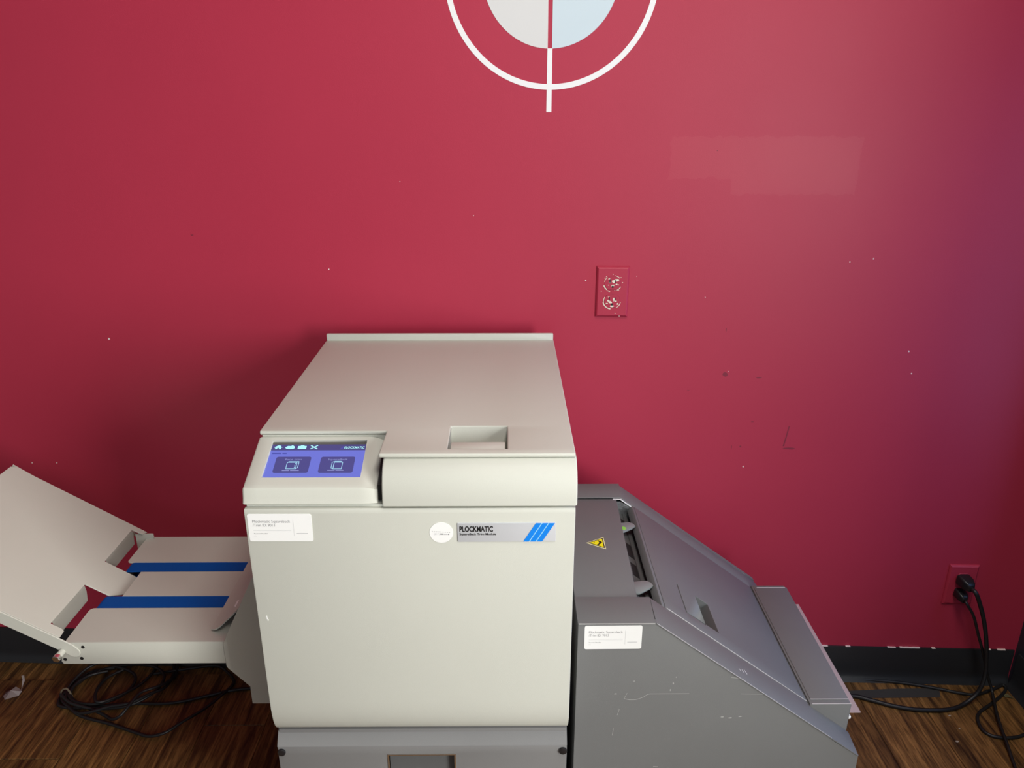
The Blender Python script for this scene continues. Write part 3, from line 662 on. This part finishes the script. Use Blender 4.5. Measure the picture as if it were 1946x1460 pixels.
# ------------------------------------------------------------------ grey feeder machine on the right
GX0, GX1, GF, GB, GZ = .114, .606, 1.03, 1.505, .6213
Gm = thing('sloped_feeder', 'dark grey metal machine with a long slope, right of the cream machine', 'finishing machine', (.36, 1.27, 0))
sa = math.radians(37.05)
SF = F((.2383, 0, GZ), (math.cos(sa), 0, -math.sin(sa)), (0, 1, 0))      # slope: (u, y, out)
def xz_on(u): v = SF @ Vector((u, 0, 0)); return (v.x, v.z)
side = [(GX0, .03), (GX1, .03), (GX1, .3440), xz_on(.372), (xz_on(.372)[0], xz_on(.372)[1]+.003), (.2383, GZ-.0008), (GX0, GZ-.0008)]
gapdrop = [(GX0, .03), (GX1-.0005, .03), (GX1-.0005, .3425), (xz_on(.398)[0]+.001, xz_on(.398)[1]-.0055), (xz_on(.396)[0], xz_on(.396)[1]-.0025), (xz_on(.33)[0], xz_on(.33)[1]-.0022), (xz_on(.31)[0], xz_on(.31)[1]-.0004), (.2383, GZ-.0006), (GX0, GZ-.0006)]
bm = prism(nb(), gapdrop, -GF-.010, -GF, XZ); bevel(bm, .0009, 2, only=lambda e: all(v.co.y < GF+.001 for v in e.verts) and min(v.co.z for v in e.verts) > .3)
front = obj('front_panel', bm, 'grey_metal', Gm)
rear = obj('rear_panel', prism(nb(), [(GX0, .03), (.56, .03), (.56, xz_on(.40)[1]), (.2383, GZ-.0006), (GX0, GZ-.0006)], -GB, -GB+.010, XZ), 'grey_metal', Gm)
bxo('side_panel', GX0, GX0+.004, GF+.01, GB-.01, .03, GZ-.006, 'grey_metal', Gm)
bxo('end_panel', GX1-.012, GX1-.006, GF+.01, GB-.012, .03, .30, 'grey_metal', Gm)
bxo('bottom_pan', GX0+.004, GX1-.01, GF+.01, GB-.01, .03, .04, 'inner_grey', Gm)
bxo('inner_liner', GX0+.004, GX0+.012, 1.05, 1.48, .05, .58, 'dark_inside', Gm)
for x in (GX0+.05, GX1-.05):
    for y in (GF+.05, GB-.05): obj('foot', cyl(nb(), (x, y, 0), (0, 0, 1), .02, .032), 'black_rubber', Gm)
def gp(name, poly, w0, w1, fr, mat='grey_metal', parent=None, bv=.0010, seg=2):
    bm = prism(nb(), poly, w0, w1, fr)
    if bv: bevel(bm, bv, seg)
    return obj(name, bm, mat, parent or Gm)
TF_ = F((0, 0, GZ))
gp('front_top_flange', [(GX0-.001, GF-.0012), (.2372, GF-.0012), (.2398, 1.0985), (GX0-.001, 1.0985)], -.0025, 0, TF_)
gp('front_slope_flange', [(.0012, GF-.0012), (.4610, GF-.0012), (.4700, 1.0870), (.3930, 1.1120), (.3830, 1.1110), (.3760, 1.0990), (.0030, 1.0985)], -.0025, 0, SF)
gp('rear_top_flange', [(GX0, 1.4440), (.2412, 1.4440), (.2432, GB+.001), (GX0, GB+.001)], -.0025, 0, TF_)
gp('rear_slope_flange', [(.0022, 1.4450), (.3760, 1.4450), (.3900, 1.4600), (.4120, 1.4700), (.4040, GB-.012), (.3800, GB+.001), (.0045, GB+.001)], -.0025, 0, SF)
gp('top_plate', [(GX0, 1.0990), (.2195, 1.0990), (.2295, 1.4430), (GX0, 1.4430)], -.0055, -.0030, TF_)
# bright sheet-metal edge at the back of the slot
obj('bare_metal_edge', prism(nb(), [(.222, 1.4400), (.2395, 1.4400), (.2405, 1.4435), (.2225, 1.4435)], -.004, -.0028, TF_), 'label_white', Gm)
obj('bare_metal_edge', prism(nb(), [(.003, 1.4415), (.041, 1.4415), (.042, 1.4445), (.004, 1.4445)], -.004, -.0022, SF), 'label_white', Gm)
# sloped cover with a latch hatch
us = [.0375, .0935, .0960, .1400, .1715, .3790]; vs = [1.1000, 1.1310, 1.1345, 1.2185, 1.4435]
cov = obj('sloped_cover', bevel(cells(nb(), us, vs, {(1, 2), (3, 2), (1, 1), (2, 1)}, -.0030, .0006, SF), .0008, 2), 'grey_metal', Gm)
gp('cover_lip', [(.0300, 1.1010), (.0372, 1.1010), (.0385, 1.4430), (.0320, 1.4430)], -.016, -.0004, SF, parent=cov, bv=.001)
bm = nb(); a = [(.1400, 1.1345), (.1715, 1.1345), (.1715, 1.2185), (.1400, 1.2185)]; b = [(.1400, 1.1365), (.1650, 1.1365), (.1650, 1.2165), (.1400, 1.2165)]
hi = [bm.verts.new(SF @ Vector((u, v, -.0005))) for u, v in a]; lo = [bm.verts.new(SF @ Vector((u, v, -.024))) for u, v in b]
for i in range(4): bm.faces.new((lo[i], lo[(i+1) % 4], hi[(i+1) % 4], hi[i]))
bm.faces.new(lo); obj('latch_recess', bm, 'inner_grey', cov, smooth=0)
obj('latch_gap', prism(nb(), [(.0925, 1.1300), (.1410, 1.1300), (.1410, 1.1350), (.0970, 1.1350), (.0970, 1.2195), (.0925, 1.2195)], -.006, -.0031, SF), 'dark_inside', cov, smooth=0)
# inside of the feed slot
IW = -.030
gp('slot_floor', [(-.012, 1.0985), (.090, 1.0985), (.090, 1.4420), (-.012, 1.4420)], IW-.002, IW, SF, 'inner_grey', bv=0)
slot_f = gp('slot_ledge', [(.0295, 1.1000), (.062, 1.1000), (.062, 1.4440), (.0295, 1.4440)], IW, IW+.003, SF, 'inner_grey', bv=.0008)
for (a, b, v0, v1) in ((.0158, .0300, 1.392, 1.418), (.0150, .0295, 1.274, 1.322), (.0145, .0290, 1.210, 1.252), (.0118, .0290, 1.144, 1.163)):
    gp('feed_opening', [(a, v0), (b, v0), (b, v1), (a, v1)], IW, IW+.0006, SF, 'dark_inside', bv=0)
obj('foil_lining', prism(nb(), [(.205, .55), (.285, .55), (.285, .585), (.238, .612), (.205, .612)], -1.4445, -1.4425, XZ), 'foil', Gm)
for yy, yh in ((1.3600, .018), (1.1570, .014)):
    bm = prism(nb(), [(.200, yy-.018), (.231, yy-.018), (.2505, yy-.004), (.2590, yy+.004), (.2560, yy+.014), (.2480, yy+.020), (.200, yy+.012)], .596, .600); bevel(bm, .0012, 2)
    tb = obj('feed_guide', bm, 'tab_grey', Gm)
    if yy > 1.3: obj('green_sticker', prism(nb(), disc(.2325, yy-.005, .0062, n=20), .600, .6005), 'green_dot', tb)
    bm = prism(nb(), [(.200, yy-.062 if yy > 1.3 else yy+.020), (.252, yy-.062 if yy > 1.3 else yy+.020), (.252, yy-.022 if yy > 1.3 else yy+.046), (.200, yy-.022 if yy > 1.3 else yy+.046)], .570, .5725); bevel(bm, .001, 1)
    obj('guide_base', bm, 'inner_grey', Gm)
    for k in ((-.030, -.055) if yy > 1.3 else (.030,)): obj('guide_screw', cyl(nb(), (.2330, yy+k, .573), (0, 0, 1), .0030, .004, 12), 'black_plastic', Gm)
# warning sticker: yellow triangle with a black border and a crushed-hand pictogram
WT = F((0, 0, GZ-.0030))
def grow(poly, k): 
    cxx = sum(p[0] for p in poly)/len(poly); cyy = sum(p[1] for p in poly)/len(poly); return [(cxx+(x-cxx)*k, cyy+(y-cyy)*k) for x, y in poly]
tri = [(.1500, 1.2717), (.1848, 1.2920), (.1850, 1.2498)]
ws_ = obj('warning_sticker', prism(nb(), tri, 0, .0004, WT), 'warning_border', Gm, label='yellow triangular hand-crush warning sticker')
obj('black_border', prism(nb(), grow(tri, .86), .0004, .0006, WT), 'ink_black', ws_, smooth=0)
obj('yellow_field', prism(nb(), grow(tri, .70), .0006, .0008, WT), 'warning_yellow', ws_, smooth=0)
hand = [(.1683, 1.263), (.1735, 1.2686), (.1744, 1.2738), (.1718, 1.2784), (.1748, 1.2798), (.1759, 1.276), (.1771, 1.276), (.1794, 1.2795), (.1785, 1.2743), (.1805, 1.2731), (.1785, 1.2697), (.1716, 1.2624), (.1697, 1.2619)]
obj('hand_pictogram', prism(nb(), hand, .0008, .0010, WT), 'ink_black', ws_, smooth=0)
obj('arrow_pictogram', prism(nb(), blob(.1652, 1.2738, .0016, .0012), .0008, .0010, WT), 'ink_black', ws_, smooth=0)
asset(Gm, F((.1245, GF, .5705), (1, 0, .004), (-.004, 0, 1)), None, 'white inventory sticker on the dark grey front')
# low box at the foot of the slope, with a clear plastic lip
BX0, BX1, BZ = .5370, .6110, .400
bm = prism(nb(), [(BX0, .10), (BX1-.004, .10), (BX1, BZ-.002), (BX1-.002, BZ), (BX0, BZ)], -1.446, -1.0895, XZ); bevel(bm, .0012, 2, only=lambda e: True)
obx = obj('outfeed_box', bm, 'grey_metal', Gm)
gp('box_top_plate', [(BX0+.004, 1.1000), (BX1-.0015, 1.1000), (BX1+.0015, 1.4380), (BX0+.004, 1.4380)], 0, .0012, F((0, 0, BZ)), parent=obx, bv=.0005)
cl = bxo('clear_lip', BX1+.0005, .6390, 1.1060, 1.4240, .3645, .3665, 'clear_sheet', Gm)
bxo('lip_pin', BX1-.004, .6200, 1.1000, 1.1065, .3560, .3620, 'label_white', Gm, .001)
# pale strips painting in the light caught by the folded edges
P('edge_highlight', (0.52, 0.52, 0.51), 0.45)
def edge_glint(pts, wd, fr, par, w=.0003): obj('edge_highlight', strip(nb(), pts, wd, 0, w, fr), 'edge_highlight', par, smooth=0)
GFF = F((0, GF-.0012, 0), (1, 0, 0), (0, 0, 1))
edge_glint([(.1150, GZ-.0010), (.2365, GZ-.0010)], .0016, GFF, front)
edge_glint([(.002, GF-.0010), (.30, GF-.0010)], .0016, SF, front); edge_glint([(.30, GF-.0010), (.395, GF-.0010)], .0011, SF, front)
edge_glint([(.040, 1.0993), (.30, 1.0993)], .0013, SF, cov, .0010); edge_glint([(.30, 1.0993), (.372, 1.0993)], .0007, SF, cov, .0009)
edge_glint([(BX0+.004, 1.0905), (BX1-.001, 1.0905)], .0020, F((0, 0, BZ)), obx); edge_glint([(BX0+.004, 1.1005), (BX1-.002, 1.1005)], .0018, F((0, 0, BZ+.0012)), obx)
edge_glint([(BX0+.010, 1.4365), (BX1-.002, 1.4365)], .0020, F((0, 0, BZ+.0012)), obx)
# scratches and rubs on the front panel
def scr_(pts, wd=.0007): obj('scratch', strip(nb(), pts, wd, 0, .0002, F((0, GF, 0), (1, 0, 0), (0, 0, 1))), 'scratch_mark', front, smooth=0)
scr_([(.199, .4806), (.1944, .4692), (.2040, .4665), (.2142, .4668), (.2269, .4722), (.2320, .4770), (.237, .4787), (.3023, .4789)], .0006)
scr_([(.3887, .4777), (.4255, .4765)], .0004); scr_([(.1876, .4478), (.1848, .4345)]); scr_([(.1795, .4059), (.1783, .3906)])
scr_([(.3697, .5118), (.3907, .5084)], .0009); scr_([(.2522, .3211), (.2604, .3203)], .001)
for x, z, rx, rz in ((.2705, .487, .0012, .003), (.2744, .5005, .0014, .004), (.2786, .513, .001, .002), (.362, .4290, .004, .0012), (.376, .4275, .005, .0018), (.392, .4300, .004, .0012), (.1795, .4791, .004, .0012), (.2095, .505, .0022, .001)):
    obj('scratch', prism(nb(), blob(x, z, rx, rz, 8, .6), 0, .0002, F((0, GF, 0), (1, 0, 0), (0, 0, 1))), 'scratch_mark', front, smooth=0)
for pts in ([(.1911, 1.0571), (.193, 1.0527)], [(.198, 1.0600), (.2015, 1.0540)], [(.205, 1.0648), (.2087, 1.056)]):
    obj('scratch', strip(nb(), pts, .0009, 0, .0002, SF), 'label_white', front, smooth=0)
for u, y, r in ((.3946, 1.3137, .0018), (.4050, 1.2858, .0022), (.455, 1.15, .0014)): pass

# ------------------------------------------------------------------ cords
def cord(name, label, pts, r, group=None, loc=None):
    loc = loc or tuple(pts[0]); c = thing(name, label, 'cord', loc, group)
    obj('cable', tube(nb(), pts, r), 'black_rubber', c, smooth=60); return c
def fl3(p, z): return [(x, y, z) for x, y in p]
def lift(p, r, cyc):
    return [(x, y, r+cyc*(0.5+0.5*math.sin(i*1.3))) for i, (x, y) in enumerate(p)]
r = .0038
L2 = [(-0.9154, 1.6321), (-0.834, 1.6503), (-0.765, 1.6598), (-0.7269, 1.6375), (-0.7028, 1.6104), (-0.6996, 1.5893), (-0.7133, 1.5536), (-0.7392, 1.5046), (-0.7761, 1.4626), (-0.8049, 1.4311), (-0.8392, 1.4234), (-0.8756, 1.4361), (-0.9459, 1.4616), (-1.0275, 1.4854), (-1.0695, 1.5119), (-1.1004, 1.5365), (-1.1091, 1.5667), (-1.0901, 1.608)]
L1 = [(-.52, 1.565), (-0.6411, 1.5795), (-0.6912, 1.5748), (-0.7407, 1.5588), (-0.805, 1.5368), (-0.8558, 1.5288), (-0.9283, 1.5303), (-0.9961, 1.522), (-1.0572, 1.5157), (-1.0961, 1.5218), (-1.1112, 1.5366), (-1.1155, 1.5718), (-1.0982, 1.624), (-1.0767, 1.6466), (-1.0284, 1.6574)]
L3 = [(-1.0232, 1.6562), (-0.9876, 1.6449), (-0.9588, 1.623), (-0.9521, 1.5912), (-0.9614, 1.5554), (-0.9908, 1.5259), (-1.0291, 1.5164), (-1.0725, 1.5314), (-1.0981, 1.5666), (-1.0901, 1.608), (-1.0637, 1.6455), (-1.0181, 1.6617), (-0.9644, 1.6613), (-0.9114, 1.6443), (-0.8791, 1.6117), (-0.8803, 1.57), (-0.9088, 1.5351), (-0.9503, 1.5158), (-1.0123, 1.5115), (-1.0543, 1.5239), (-1.085, 1.548), (-1.092, 1.585), (-1.075, 1.622), (-1.04, 1.643)]
L4 = [(-0.9192, 1.6621), (-0.919, 1.6444), (-0.9307, 1.6015), (-0.9515, 1.5655), (-0.9788, 1.5307), (-1.0004, 1.5162), (-1.0173, 1.5359), (-1.0298, 1.5763), (-1.0278, 1.6182), (-1.0015, 1.6505)]
L5 = [(-0.8807, 1.6719), (-0.863, 1.6277), (-0.864, 1.575), (-0.8842, 1.5448), (-0.9173, 1.5059), (-0.9626, 1.4967), (-1.0075, 1.4876), (-1.0477, 1.4974), (-1.0895, 1.5364), (-1.1062, 1.582), (-1.0886, 1.6348), (-1.0538, 1.6564)]
L6 = [(-0.8691, 1.6718), (-0.8549, 1.6169), (-0.8708, 1.5649), (-0.9016, 1.535), (-0.913, 1.4964), (-0.9269, 1.473), (-0.9479, 1.4731), (-0.9722, 1.4874), (-1.01, 1.50), (-1.06, 1.507), (-1.096, 1.53)]
cc = thing('coiled_cord', 'loose coil of black cable on the floor under the belt tray', 'cord', (-.98, 1.57, 0))
for i, p in enumerate((L1, L2, L3, L4, L5, L6)):
    obj('cable_loop', tube(nb(), [(x, y, r+.0015+(.006*i if j > 1 else .003*i)*(0.55+.45*math.sin(j*.9+i))) for j, (x, y) in enumerate(p)], r), 'black_rubber', cc, smooth=60)
# twist tie
obj('cable_tie', tube(nb(), [(-1.108, 1.545, .004), (-1.104, 1.546, .030), (-1.090, 1.548, .036), (-1.082, 1.549, .012)], .0022), 'twist_tie', cc)

def plug(parent, s, z, h, wd, tilt, out=.030):
    fr = WF @ Matrix.Translation((s, z, 0.0075)) @ Matrix.Rotation(tilt, 4, 'Y')
    bm = nb()
    secs = [(0, wd, h, 0), (.004, wd*1.05, h*1.05, 0), (out*.55, wd, h, -.001), (out*.85, wd*.75, h*.8, -.003), (out, wd*.45, h*.6, -.005)]
    R_ = []
    for d, a, b, dz in secs: R_.append([bm.verts.new(fr @ Vector((x, y+dz, d))) for x, y in rrect(-a/2, a/2, -b/2, b/2, min(a, b)*.2, 3)])
    n = len(R_[0])
    for a, b in zip(R_, R_[1:]):
        for i in range(n): bm.faces.new((a[i], a[(i+1) % n], b[(i+1) % n], b[i]))
    bm.faces.new(R_[0][::-1]); bm.faces.new(R_[-1])
    obj('plug', bm, 'black_plastic', parent, smooth=50)
    return fr @ Vector((0, -.005, out))
c1 = thing('power_cord', 'thick black cord from the upper plug of the low outlet', 'cord', (1.1254, 1.5093, 0), 'black power cords at the low outlet')
e1 = plug(c1, 1.106, .3120, .026, .030, math.radians(12), .036)
pts = [tuple(e1+Vector((0, .006, .001))), tuple(e1), (1.1130, 1.5480, .3050), (1.1265, 1.5470, .2790), (1.1465, 1.5440, .2280), (1.1620, 1.5380, .1660), (1.1720, 1.5320, .0960), (1.1670, 1.5240, .0560), (1.1540, 1.5200, .0270), (1.1258, 1.5110, .0085), (1.0892, 1.4970, .0062), (1.0495, 1.4923, .006), (.9953, 1.4952, .006), (.9457, 1.5081, .006), (.8988, 1.5289, .006), (.8553, 1.5422, .006), (.75, 1.53, .006), (.640, 1.49, .006)]
obj('cable', tube(nb(), pts, .0050), 'black_rubber', c1, smooth=60)
c2 = thing('power_cord', 'thin black cord from the lower plug of the low outlet, running forward over the floor', 'cord', (1.1749, 1.4533, 0), 'black power cords at the low outlet')
e2 = plug(c2, 1.1055, .2745, .022, .024, math.radians(4), .030)
pts = [tuple(e2+Vector((0, .006, .001))), tuple(e2), (1.1020, 1.5540, .2700), (1.1256, 1.5528, .2338), (1.1471, 1.5519, .1812), (1.1700, 1.5500, .1260), (1.1920, 1.5490, .0650), (1.2070, 1.5420, .0260), (1.2010, 1.5200, .0160), (1.1749, 1.4533, .0115), (1.1539, 1.3885, .0115), (1.1341, 1.3194, .0045), (1.115, 1.24, .0045), (1.10, 1.15, .0045)]
obj('cable', tube(nb(), pts, .0034), 'black_rubber', c2, smooth=60)
pts = fl3([(.60, 1.595), (.74, 1.605), (.8392, 1.6080), (.8706, 1.6060), (.9519, 1.5980), (1.0219, 1.5865), (1.0894, 1.568), (1.1367, 1.5520), (1.1732, 1.5462), (1.2150, 1.5590), (1.2480, 1.5730), (1.2620, 1.5790), (1.2640, 1.5680), (1.2400, 1.5450), (1.1915, 1.5124), (1.151, 1.4876), (1.1315, 1.4632), (1.125, 1.43), (1.1392, 1.4113), (1.1754, 1.4064), (1.2138, 1.4153), (1.262, 1.44)], .0042)
pts = [(x, y, z+(.0105 if 15.5 < i < 16 else 0)) for i, (x, y, z) in enumerate(pts)]
cord('loose_cable', 'black cable lying along the baseboard and looping near the right corner', pts, .0038, loc=(1.1315, 1.4632, 0))

# ------------------------------------------------------------------ small things on the floor
tp = obj('floor_tape', prism(nb(), [(.700, 1.5385), (1.084, 1.5420), (1.0975, 1.5735), (.9833, 1.5725), (.8693, 1.5665), (.700, 1.5600)], 0.0001, .0006), 'floor_tape', None)
tag(tp, 'strip of dark grey tape on the floor near the low outlet', 'tape')
bm = nb(); base = [(-1.2640, 1.5770), (-1.2580, 1.5560), (-1.2460, 1.5420), (-1.2330, 1.5440), (-1.2230, 1.5600), (-1.2210, 1.5720), (-1.2290, 1.5800), (-1.2420, 1.5840), (-1.2500, 1.5790)]
cvt = bm.verts.new((-1.2420, 1.5640, .018)); vv = [bm.verts.new((x, y, .002+random.uniform(0, .012))) for x, y in base]
for i in range(len(vv)): bm.faces.new((vv[i], vv[(i+1) % len(vv)], cvt))
tw = [bm.verts.new(p) for p in ((-1.2240, 1.5740, .008), (-1.2190, 1.5720, .014), (-1.2250, 1.5960, .020), (-1.2300, 1.5960, .024), (-1.2290, 1.6040, .030), (-1.2350, 1.6020, .030))]
bm.faces.new((tw[0], tw[1], tw[2], tw[3])); bm.faces.new((tw[3], tw[2], tw[4], tw[5]))
bmesh.ops.solidify(bm, geom=bm.faces[:], thickness=.0006)
tag(obj('plastic_scrap', bm, 'clear_film', None, smooth=0), 'crumpled scrap of clear plastic film on the floor at far left', 'scrap')
bm = nb(); lv = [bm.verts.new(p) for p in ((1.2419, 1.5448, .001), (1.2480, 1.5480, .004), (1.2549, 1.5473, .005), (1.2640, 1.5360, .001), (1.2560, 1.5360, .003), (1.2486, 1.5385, .002))]
bm.faces.new(lv); bmesh.ops.solidify(bm, geom=bm.faces[:], thickness=.0006)
tag(obj('dry_leaf', bm, 'dry_leaf', None, smooth=0), 'small dry greenish leaf on the floor by the right corner', 'leaf')
for (x, y, rx, lab) in ((1.0736, 1.4801, .004, 'tiny paper fleck on the floor just below the thick black cord'), (1.0751, 1.4391, .003, 'tiny pale fleck on the floor, middle of three below the thick cord'), (1.0483, 1.4000, .005, 'tiny paper fleck on the floor nearest the front, right side')):
    tag(obj('paper_fleck', prism(nb(), blob(x, y, rx, rx*.7, 7, .5), .0001, .0012), 'paper_bit', None, smooth=0), lab, 'fleck', 'paper flecks on the floor')
for o in list(bpy.data.objects):
    if '_o' in o: del o['_o']
